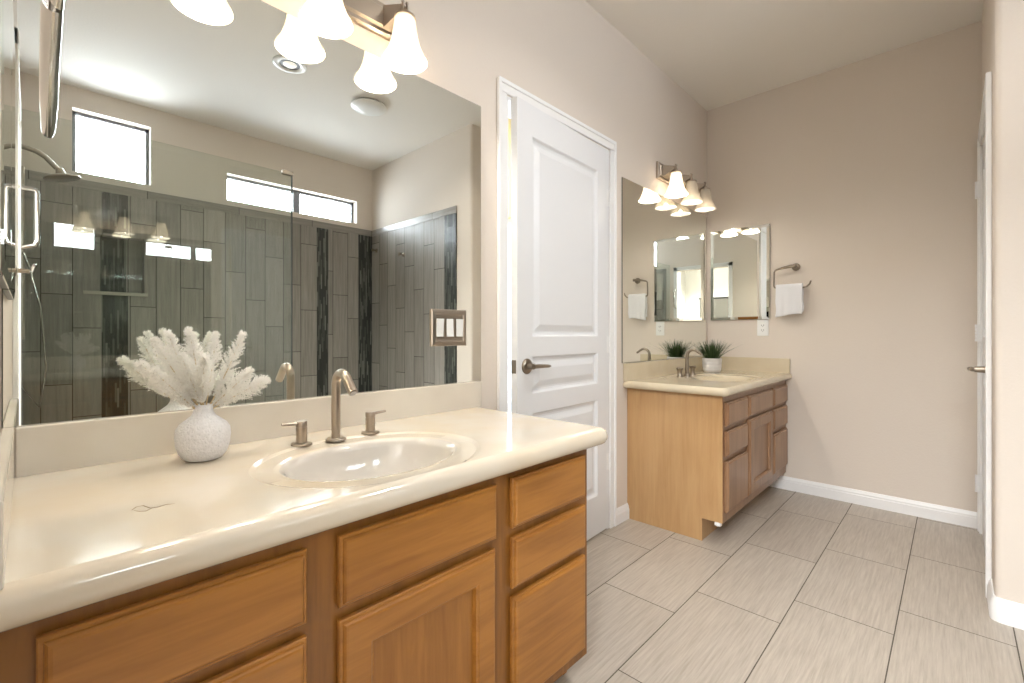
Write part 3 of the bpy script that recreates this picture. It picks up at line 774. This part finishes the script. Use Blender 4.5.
# closed door in the partition
bm = slab_door('door', 0.73, 2.015, 0.035, [(-0.64, -0.09, 1.03, 1.885), (-0.64, -0.09, 0.785, 0.945), (-0.64, -0.09, 0.20, 0.700)])
door2 = obj('door_2', bm, M['door'], kind='structure')
door2['label'] = 'closed white door seen edge-on at the right of the far wall'
door2.location = (PX1 - 0.014 - 0.73, YP + 0.001, 0.008); door2.rotation_euler = (0, 0, PI)   # front faces +y, slab runs to +x
bm = bmesh.new(); lx = -0.05 + 0.0
lx = -0.05
lathe(bm, [(0, 0.0), (0.033, 0.0), (0.033, -0.004), (0.029, -0.009), (0.014, -0.012), (0.012, -0.045), (0, -0.045)], c=(lx, -0.0005, 0.895), axis='Y', n=28)
tube(bm, [(lx + 0.006, -0.05, 0.895), (lx - 0.03, -0.055, 0.896), (lx - 0.08, -0.055, 0.895), (lx - 0.115, -0.048, 0.892)], [0.012, 0.0125, 0.010, 0.006], n=14, flat=0.75)
child('lever_handle', bm, M['dnickel'], door2, 50)
for hz in (1.80, 1.05, 0.26):
    bm = bmesh.new()
    for k in range(5): tube(bm, [(-0.736, -0.020, hz - 0.045 + k * 0.018), (-0.736, -0.020, hz - 0.045 + k * 0.018 + 0.0165)], 0.008, n=12)
    box(bm, -0.737, -0.731, -0.020, 0.0005, hz - 0.045, hz + 0.045)
    child('hinge', bm, M['trim'], door2, 40)

# ------------------------------------------------------------------ towel rings and towel
RX = E - 0.055
root = thing('towel_ring', 'dark nickel open towel ring on the end wall holding a white towel', 'towel ring', (E, 0.762, 1.50))
bm = bmesh.new(); lathe(bm, [(0, 0), (0.025, 0), (0.025, -0.005), (0.021, -0.010), (0.011, -0.012), (0.010, -0.05), (0, -0.052)], c=(E - 0.0005, 0.762, 1.50), axis='X', n=24)
obj('mounting_post', bm, M['dnickel'], root, smooth=50)
bm = bmesh.new()
pts = [(RX, 0.752, 1.502), (RX, 0.79, 1.500), (RX, 0.83, 1.494), (RX, 0.862, 1.487), (RX, 0.874, 1.481), (RX, 0.879, 1.470), (RX, 0.880, 1.42), (RX, 0.881, 1.378), (RX, 0.877, 1.367), (RX, 0.866, 1.362), (RX, 0.80, 1.359), (RX, 0.715, 1.356), (RX, 0.690, 1.362), (RX, 0.674, 1.378), (RX, 0.667, 1.398)]
tube(bm, pts, [0.012, 0.0105, 0.008, 0.0065] + [0.0055] * 10 + [0.0045], n=12)
obj('ring', bm, M['dnickel'], root, smooth=50)

def towel(y0, y1, zbar, x, zf, zb, label):
    bm = bmesh.new(); R0 = 0.012
    ny = 26
    def prof(k):
        out = []
        n1 = 14
        for i in range(n1): out.append((-R0 - 0.004 * math.sin(i / n1 * 3), zf + (zbar - zf) * i / n1))
        for i in range(7):
            a = PI - PI * i / 6; out.append((R0 * math.cos(a), zbar + R0 * math.sin(a)))
        for i in range(1, n1 + 1): out.append((R0 + 0.002, zbar + (zb - zbar) * i / n1))
        return out
    rows = []
    P0 = prof(0)
    for j in range(ny + 1):
        v = j / ny; y = y0 + (y1 - y0) * v
        row = []
        for i, (dx, z) in enumerate(P0):
            dpt = max(0, (zbar - z)) / 0.2
            wx = 0.004 * math.sin(v * 9 + 1) * dpt + 0.0025 * math.sin(v * 21) * dpt
            wz = (0.006 * math.sin(v * 4 + 0.5)) * dpt - (0.012 * v * dpt if dx < 0 else 0)
            row.append(bm.verts.new((x + dx + wx * (1 if dx > 0 else 1), y + 0.004 * math.sin(z * 60) * dpt, z + wz)))
        rows.append(row)
    for A, B in zip(rows, rows[1:]):
        for i in range(len(A) - 1): bm.faces.new((A[i], A[i + 1], B[i + 1], B[i]))
    o = obj('hand_towel', bm, M['towel'], smooth=80)
    s = o.modifiers.new('thick', 'SOLIDIFY'); s.thickness = 0.013; s.offset = 0.0
    u = o.modifiers.new('sub', 'SUBSURF'); u.levels = 1; u.render_levels = 2
    t = bpy.data.textures.new('terry', 'CLOUDS'); t.noise_scale = 0.006
    d = o.modifiers.new('pile', 'DISPLACE'); d.texture = t; d.strength = 0.002; d.mid_level = 0.5
    tag(o, label, 'towel')
    return o
towel(0.711, 0.868, 1.3675, RX, 1.180, 1.195, 'white folded hand towel hanging from the nickel ring on the end wall')

# ring on the left wall, close to the camera
root = thing('towel_ring', 'shiny nickel towel ring hanging down at the top left, close to the camera', 'towel ring', (XL, 0.385, 1.255))
bm = bmesh.new(); lathe(bm, [(0, 0), (0.022, 0), (0.022, 0.005), (0.018, 0.009), (0.008, 0.011), (0.007, 0.040), (0, 0.042)], c=(XL + .0005, 0.385, 1.268), axis='X', n=24)
obj('mounting_post', bm, M['nickel'], root, smooth=50)
bm = bmesh.new()
tube(bm, [(0.012, 0.375, 1.268), (0.0125, 0.39, 1.2675), (0.0125, 0.42, 1.2665), (0.012, 0.45, 1.266)], 0.0040, n=12)
tube(bm, [(0.011, 0.422, 1.266), (0.011, 0.43, 1.266), (0.0115, 0.50, 1.264), (0.0125, 0.58, 1.262), (0.0135, 0.64, 1.261), (0.0138, 0.672, 1.2605), (0.014, 0.684, 1.2605), (0.014, 0.689, 1.2605)],
     [0.0052, 0.0057, 0.0060, 0.0062, 0.0056, 0.0052, 0.0038, 0.002], n=18)
obj('ring', bm, M['chrome'], root, smooth=50)

# ------------------------------------------------------------------ switch plate on the mirror, outlet on the end wall
def plate_frame(bm, x0, x1, z0, z1, yf, holes, d=0.007, mi=0):
    pass
root = thing('switch_plate', 'brushed nickel plate with three white rocker switches on the large mirror', 'switch', (1.066, W - 0.006, 1.075))
sx0, sx1, sz0, sz1 = 0.985, 1.150, 1.008, 1.142
bm = bmesh.new(); loops(bm, sx0, sx1, sz0, sz1, W - 0.0062, [(0, 0), (0.001, 0.005), (0.006, 0.009), (0.016, 0.010), (0.020, 0.007), (0.024, 0.0065)])
obj('plate', bm, M['nickel'], root)
for k in range(3):
    xc = (sx0 + sx1) / 2 + (k - 1) * 0.0455
    obj('switch_surround', BX(xc - 0.0185, xc + 0.0185, W - 0.0145, W - 0.0122, 1.040, 1.110, bev=0.001), M['dnickel'], root)
    bm = bmesh.new(); prism(bm, [(W - 0.013, 1.0425), (W - 0.0155, 1.0425), (W - 0.0185, 1.1075), (W - 0.013, 1.1075)] if k != 1 else [(W - 0.013, 1.0425), (W - 0.0185, 1.0425), (W - 0.0155, 1.1075), (W - 0.013, 1.1075)], 'X', xc - 0.0155, xc + 0.0155)
    obj('rocker_switch', bm, M['white'], root)
root = thing('wall_outlet', 'white wall outlet on the far wall under the lower right corner of the small mirror', 'outlet', (E, 0.964, 1.10))
oy0, oy1, oz0, oz1 = 0.928, 1.000, 1.040, 1.153
bm = bmesh.new(); box(bm, E - 0.006, E - 0.0005, oy0, oy1, oz0, oz1, bev=0.002); obj('plate', bm, M['white'], root)
bm = bmesh.new(); box(bm, E - 0.0085, E - 0.005, 0.947, 0.981, 1.063, 1.130, bev=0.001); oo = obj('receptacle', bm, M['white'], root)
bm = bmesh.new()
for zc in (1.080, 1.113):
    box(bm, E - 0.0092, E - 0.008, 0.956, 0.9585, zc - 0.005, zc + 0.005); box(bm, E - 0.0092, E - 0.008, 0.9695, 0.972, zc - 0.004, zc + 0.004)
    lathe(bm, [(0, -0.0092), (0.0022, -0.0092), (0.0022, -0.008), (0, -0.008)], c=(E, 0.964, zc - 0.009), axis='X', n=8)
obj('socket_slots', bm, M['dark'], oo)

# ------------------------------------------------------------------ vase with bleached plumes
VC = Vector((0.272, 1.222, 0.7705))
bm = bmesh.new()
vp = [(0, 0.002), (0.030, 0.001), (0.037, 0.004), (0.046, 0.016), (0.0515, 0.034), (0.0535, 0.054), (0.0520, 0.070), (0.045, 0.081), (0.034, 0.090), (0.024, 0.098), (0.0195, 0.106), (0.0185, 0.114), (0.0195, 0.122), (0.0175, 0.1235), (0.0155, 0.118), (0.014, 0.10), (0, 0.098)]
lathe(bm, vp, c=VC, n=48)
vase = obj('vase', bm, M['vase'], smooth=60)
tag(vase, 'white textured ceramic vase on the near countertop holding feathery plumes', 'vase')
def plume(target, bulge, width, idx, label):
    """one bleached asparagus-fern plume: stem + a soft brush of fine filaments"""
    rnd = random.Random(100 + idx)
    base = VC + Vector((rnd.uniform(-.004, .004), rnd.uniform(-.004, .004), 0.100))
    tip = base + (Vector(target) - base) * 0.90
    mid = (base + tip) / 2 + Vector(bulge)
    def bez(t): return base * (1 - t) ** 2 + mid * 2 * t * (1 - t) + tip * t * t
    def dbez(t): return ((mid - base) * 2 * (1 - t) + (tip - mid) * 2 * t).normalized()
    bm = bmesh.new()
    nb = 210
    for i in range(nb):
        t = 0.20 + 0.80 * (i + rnd.random() * .7) / nb
        p = bez(min(t, 1.0)); d = dbez(min(t, 1.0))
        s = Vector((rnd.gauss(0, 1), rnd.gauss(0, 1), rnd.gauss(0, 1))); s = (s - d * s.dot(d)).normalized()
        env = min(1.0, (t - 0.12) / 0.42) * (1.0 - 0.72 * max(0, (t - 0.55) / 0.45))
        L = width * 0.98 * env * rnd.uniform(0.7, 1.1)
        bd = (d * 0.75 + s * 0.85).normalized()
        q0 = p; q1 = p + bd * L
        nh = 20
        for k in range(nh):
            f = (k + 0.5) / nh
            a = q0.lerp(q1, f)
            hs = Vector((rnd.gauss(0, 1), rnd.gauss(0, 1), rnd.gauss(0, 1))).normalized()
            hd = (bd * 0.7 + hs * 0.8).normalized()
            hl = 0.0085 * rnd.uniform(0.6, 1.2) * (1.1 - 0.5 * f)
            wv = hd.cross(Vector((rnd.random(), rnd.random(), rnd.random()))).normalized() * 0.0008
            v1_, v2_, v3_ = bm.verts.new(a - wv), bm.verts.new(a + wv), bm.verts.new(a + hd * hl)
            bm.faces.new((v1_, v2_, v3_))
        wv = bd.cross(Vector((0.3, 0.5, 0.8))).normalized() * 0.0004
        bm.faces.new([bm.verts.new(v) for v in (q0 - wv, q0 + wv, q1)])
    root = thing('dried_plume', label, 'plume', base, 'bleached plumes in the white vase')
    obj('feathery_plume', bm, M['plume'], root)
    bm = bmesh.new(); tube(bm, [tuple(bez(k / 12)) for k in range(12)], [0.0016 - 0.0008 * k / 12 for k in range(12)], n=6)
    obj('stem', bm, M['stem'], root)
def on(u, v, y):   # where a ray through the photo meets the plane y (used once to place the plumes)
    c_, s_ = math.cos(math.radians(43.7)), math.sin(math.radians(43.7))
    t = (u - 512) / 462; X = c_ + t * s_; Y = s_ - t * c_; k = y / Y
    return Vector((X * k, y, 1.052 + (334 - v) / 462 * k))
PL = [((132, 357, 1.21), (-.01, 0, .006), .036, 'dried white plume reaching furthest left from the vase'),
      ((149, 331, 1.26), (-.012, 0, .012), .030, 'dried white plume left of centre, leaning up and left'),
      ((164, 323, 1.22), (-.006, 0, .01), .030, 'dried white plume with a rounded tip, left of the tallest'),
      ((187, 320, 1.20), (0, 0, .01), .032, 'dried white plume standing tallest and most upright in the vase'),
      ((217, 325, 1.25), (.004, 0, .01), .028, 'dried white plume just right of the tallest one'),
      ((247, 325, 1.20), (.008, 0, .004), .030, 'dried white plume leaning up and right, pointed tip'),
      ((273, 376, 1.20), (.008, 0, .010), .040, 'dried white plume reaching furthest right, nearly level'),
      ((148, 366, 1.17), (-.006, 0, .004), .032, 'short dried white plume low in front, leaning left'),
      ((205, 350, 1.15), (.0, 0, .008), .030, 'short dried white plume in front at the middle'),
      ((256, 366, 1.17), (.006, 0, .004), .034, 'short dried white plume low in front, leaning right'),
      ((178, 348, 1.17), (-.003, 0, .008), .030, 'middle-height dried white plume in front, left of centre')]
for i, (t_, b_, w_, lb) in enumerate(PL): plume(on(*t_), b_, w_, i, lb)

# ------------------------------------------------------------------ small potted grass on the far counter
PC = Vector((3.285, 1.215, 0.7845))
root = thing('potted_plant', 'small green grass plant in a ribbed white pot on the far counter', 'plant', PC)
bm = bmesh.new()
lathe(bm, [(0, 0), (0.042, 0), (0.052, 0.006), (0.058, 0.018), (0.060, 0.026), (0.0585, 0.029), (0.0605, 0.033), (0.062, 0.050), (0.0605, 0.053), (0.0625, 0.057), (0.0625, 0.074), (0.0615, 0.077), (0.0635, 0.081), (0.0635, 0.098), (0.061, 0.100), (0.058, 0.098), (0.057, 0.088), (0, 0.086)], c=PC, n=40)
obj('pot', bm, M['pot'], root, smooth=50)
bm = bmesh.new(); lathe(bm, [(0, 0.090), (0.03, 0.0905), (0.057, 0.0885), (0.0565, 0.0855), (0, 0.0855)], c=PC, n=24); obj('soil', bm, M['soil'], root)
rnd = random.Random(5); bm = bmesh.new()
for i in range(230):
    a = rnd.uniform(0, 2 * PI); rr_ = 0.045 * math.sqrt(rnd.random())
    b = PC + Vector((rr_ * math.cos(a), rr_ * math.sin(a), 0.088))
    lean = (rr_ / 0.045) * rnd.uniform(0.3, 0.75) + (0.7 if rnd.random() < .07 else 0)
    L = rnd.uniform(0.095, 0.15) + (0.05 if lean > .8 else 0)
    dr = Vector((math.cos(a) * lean, math.sin(a) * lean, 1)).normalized()
    side = Vector((-math.sin(a), math.cos(a), 0)); pv = None
    for k in range(6):
        t = k / 5; p = b + dr * L * t + Vector((math.cos(a), math.sin(a), -0.6)) * lean * 0.035 * t * t
        w = 0.0026 * (1 - t ** 1.6) + 0.0003
        cur = (bm.verts.new(p - side * w), bm.verts.new(p + Vector((math.cos(a), math.sin(a), 0)) * -0.0008), bm.verts.new(p + side * w))
        if pv:
            bm.faces.new((pv[0], pv[1], cur[1], cur[0])); bm.faces.new((pv[1], pv[2], cur[2], cur[1]))
        pv = cur
obj('grass_blades', bm, M['grass'], root)

# ------------------------------------------------------------------ shower fittings
GY = -0.600
root = thing('shower_glass_panel', 'frameless clear glass shower panel reflecting the vanity lights', 'glass panel', (0.60, GY, 0.10))
obj('glass_sheet', BX(-0.095, 1.245, GY - 0.005, GY + 0.005, 0.1005, 2.150), M['glass'], root)
obj('edge_seal', BX(1.2455, 1.253, GY - 0.006, GY + 0.006, 0.1005, 2.150), P('dark_edge_seal', srgb(66, 70, 68), 0.3), root)
bm = bmesh.new(); box(bm, 1.185, 1.256, GY - 0.014, GY + 0.014, 2.137, 2.165, bev=0.002); obj('top_clamp', bm, M['dnickel'], root)
root = thing('grab_handle', 'shiny upright nickel handle seen reflected at the left of the mirror', 'handle', (0.0, -0.45, 1.60))
bm = bmesh.new(); tube(bm, [(-0.034, -0.50, 1.745), (0.010, -0.50, 1.745)] + [(0.010 + .018 * math.sin(a), -0.50, 1.727 + .018 * math.cos(a)) for a in (0.5, 1.0, 1.57)] + [(0.028, -0.50, 1.60), (0.028, -0.50, 1.49)], 0.0115, n=12)
obj('bar', bm, M['chrome'], root, smooth=50)
bm = bmesh.new(); tube(bm, [(0.028, -0.50, 1.50), (0.022, -0.50, 1.478), (-0.034, -0.50, 1.455)], [0.0125, 0.014, 0.012], n=12, flat=0.8)
obj('lower_mount', bm, M['chrome'], root, smooth=50)
bm = bmesh.new(); lathe(bm, [(0, 0), (0.024, 0), (0.022, 0.008), (0, 0.009)], c=(XL + .0005, -0.50, 1.745), axis='X', n=20); obj('wall_flange', bm, M['chrome'], root, smooth=50)
root = thing('overhead_shower', 'nickel shower head on a bent arm, reflected at upper left of the mirror', 'shower', (-0.09, -1.20, 2.13))
bm = bmesh.new(); tube(bm, [(-0.0895, -1.20, 2.132), (-0.03, -1.20, 2.136), (0.03, -1.20, 2.125), (0.07, -1.20, 2.10), (0.10, -1.20, 2.065), (0.118, -1.20, 2.045)], 0.014, n=14)
lathe(bm, [(0, 0), (0.03, 0), (0.028, 0.008), (0.012, 0.014), (0, 0.014)], c=(-0.0895, -1.20, 2.132), axis='X', n=20)
obj('arm', bm, M['nickel'], root, smooth=50)
bm = bmesh.new(); lathe(bm, [(0, 0.045), (0.016, 0.045), (0.020, 0.030), (0.024, 0.012), (0.060, 0.002), (0.082, -0.006), (0.085, -0.014), (0.080, -0.018), (0, -0.019)], c=(0, 0, 0), n=36)
bmesh.ops.transform(bm, matrix=Matrix.Translation((0.138, -1.20, 2.005)) @ Matrix.Rotation(math.radians(-14), 4, 'Y'), verts=bm.verts)
obj('spray_head', bm, M['nickel'], root, smooth=40)
root = thing('shower_slide_bar', 'vertical nickel slide bar with hose inside the shower, reflected at left', 'slide bar', (-0.035, -1.20, 1.40))
bm = bmesh.new(); tube(bm, [(-0.025, -1.20, 1.02), (-0.025, -1.20, 2.02)], 0.010, n=14)
for z_ in (1.06, 1.98): tube(bm, [(-0.0895, -1.20, z_), (-0.025, -1.20, z_)], 0.009, n=12)
obj('rail', bm, M['nickel'], root, smooth=50)
bm = bmesh.new(); tube(bm, [(-0.088, -1.20, 0.95), (-0.03, -1.20, 0.75), (0.045, -1.19, 0.62), (0.072, -1.18, 0.85), (0.05, -1.17, 1.20), (0.0, -1.18, 1.45), (-0.02, -1.19, 1.52)], 0.0065, n=10)
obj('hose', bm, M['chrome'], root, smooth=60)
for y_, z_, lb in ((-1.555, 1.900, 'dark nickel robe hook on grey tile, nearer the shower corner'), (-1.065, 1.800, 'dark nickel robe hook on grey tile, further from the shower corner')):
    bm = bmesh.new(); x_ = XN - TH
    lathe(bm, [(0, 0.0005), (0.022, 0), (0.020, -0.007), (0.009, -0.010), (0.008, -0.035), (0.016, -0.040), (0.017, -0.048), (0, -0.050)], c=(x_, y_, z_), axis='X', n=20)
    o = obj('robe_hook', bm, M['dnickel'], smooth=50); tag(o, lb, 'hook', 'robe hooks on the shower tile')

# ------------------------------------------------------------------ ceiling fittings
root = thing('recessed_light', 'round recessed ceiling light reflected in the large mirror', 'ceiling light', (1.131, -0.318, CEIL))
bm = bmesh.new(); lathe(bm, [(0.062, -0.001), (0.098, -0.001), (0.098, -0.005), (0.090, -0.009), (0.066, -0.010), (0.058, -0.004), (0.062, -0.001)], c=(1.131, -0.318, CEIL), n=40); obj('trim_ring', bm, M['white'], root, smooth=40)
bm = bmesh.new(); lathe(bm, [(0.0, -0.0025), (0.060, -0.0025), (0.060, -0.0005), (0, -0.0005)], c=(1.131, -0.318, CEIL), n=40); obj('baffle', bm, M['frame'], root)
bm = bmesh.new(); lathe(bm, [(0.0, -0.012), (0.03, -0.010), (0.040, -0.003), (0, -0.003)], c=(1.131, -0.318, CEIL), n=30); obj('lens', bm, lit('downlight_lens', (1, 0.97, 0.92, 1), 0.3), root, smooth=50)
FX, FY = 1.735, -0.43
root = thing('exhaust_fan_cover', 'white domed exhaust fan cover on the ceiling reflected in the mirror', 'vent', (FX, FY, CEIL))
bm = bmesh.new(); lathe(bm, [(0.0, -0.002), (0.105, -0.002), (0.110, -0.012), (0, -0.012)], c=(FX, FY, CEIL), n=36); obj('vent_base', bm, M['frame'], root)
bm = bmesh.new()
loops_prof = [(0.125, -0.013), (0.128, -0.020), (0.118, -0.028), (0.07, -0.036), (0.0, -0.039)]
lathe(bm, [(0.0, -0.0125)] + loops_prof, c=(FX, FY, CEIL), n=36); obj('vent_cover', bm, M['white'], root, smooth=40)

root = thing('window_blind', 'white roller blind over the bedroom window, glimpsed in the small mirror', 'blind', (-2.47, 0, 2.45))
obj('blind_fabric', BX(-2.482, -2.478, -0.95, 0.95, 1.28, 2.44), M['curtain'], root)
bm = bmesh.new(); tube(bm, [(-2.472, -0.96, 2.45), (-2.472, 0.96, 2.45)], 0.022, n=16); obj('roller', bm, M['white'], root, smooth=40)
obj('bottom_bar', BX(-2.49, -2.47, -0.95, 0.95, 1.262, 1.279, bev=0.003), M['white'], root)
# ------------------------------------------------------------------ bedroom furniture glimpsed through the doorway in the mirrors
root = thing('wardrobe', 'low grey wardrobe in the bedroom, glimpsed in the small mirror', 'wardrobe', (-1.3, 0.1, 0))
obj('carcass', BX(-1.50, -1.10, -0.55, 0.95, 0.0, 1.66, bev=0.005), M['greyc'], root)
obj('top_board', BX(-1.51, -1.09, -0.56, 0.96, 1.661, 1.685, bev=0.003), M['dark'], root)
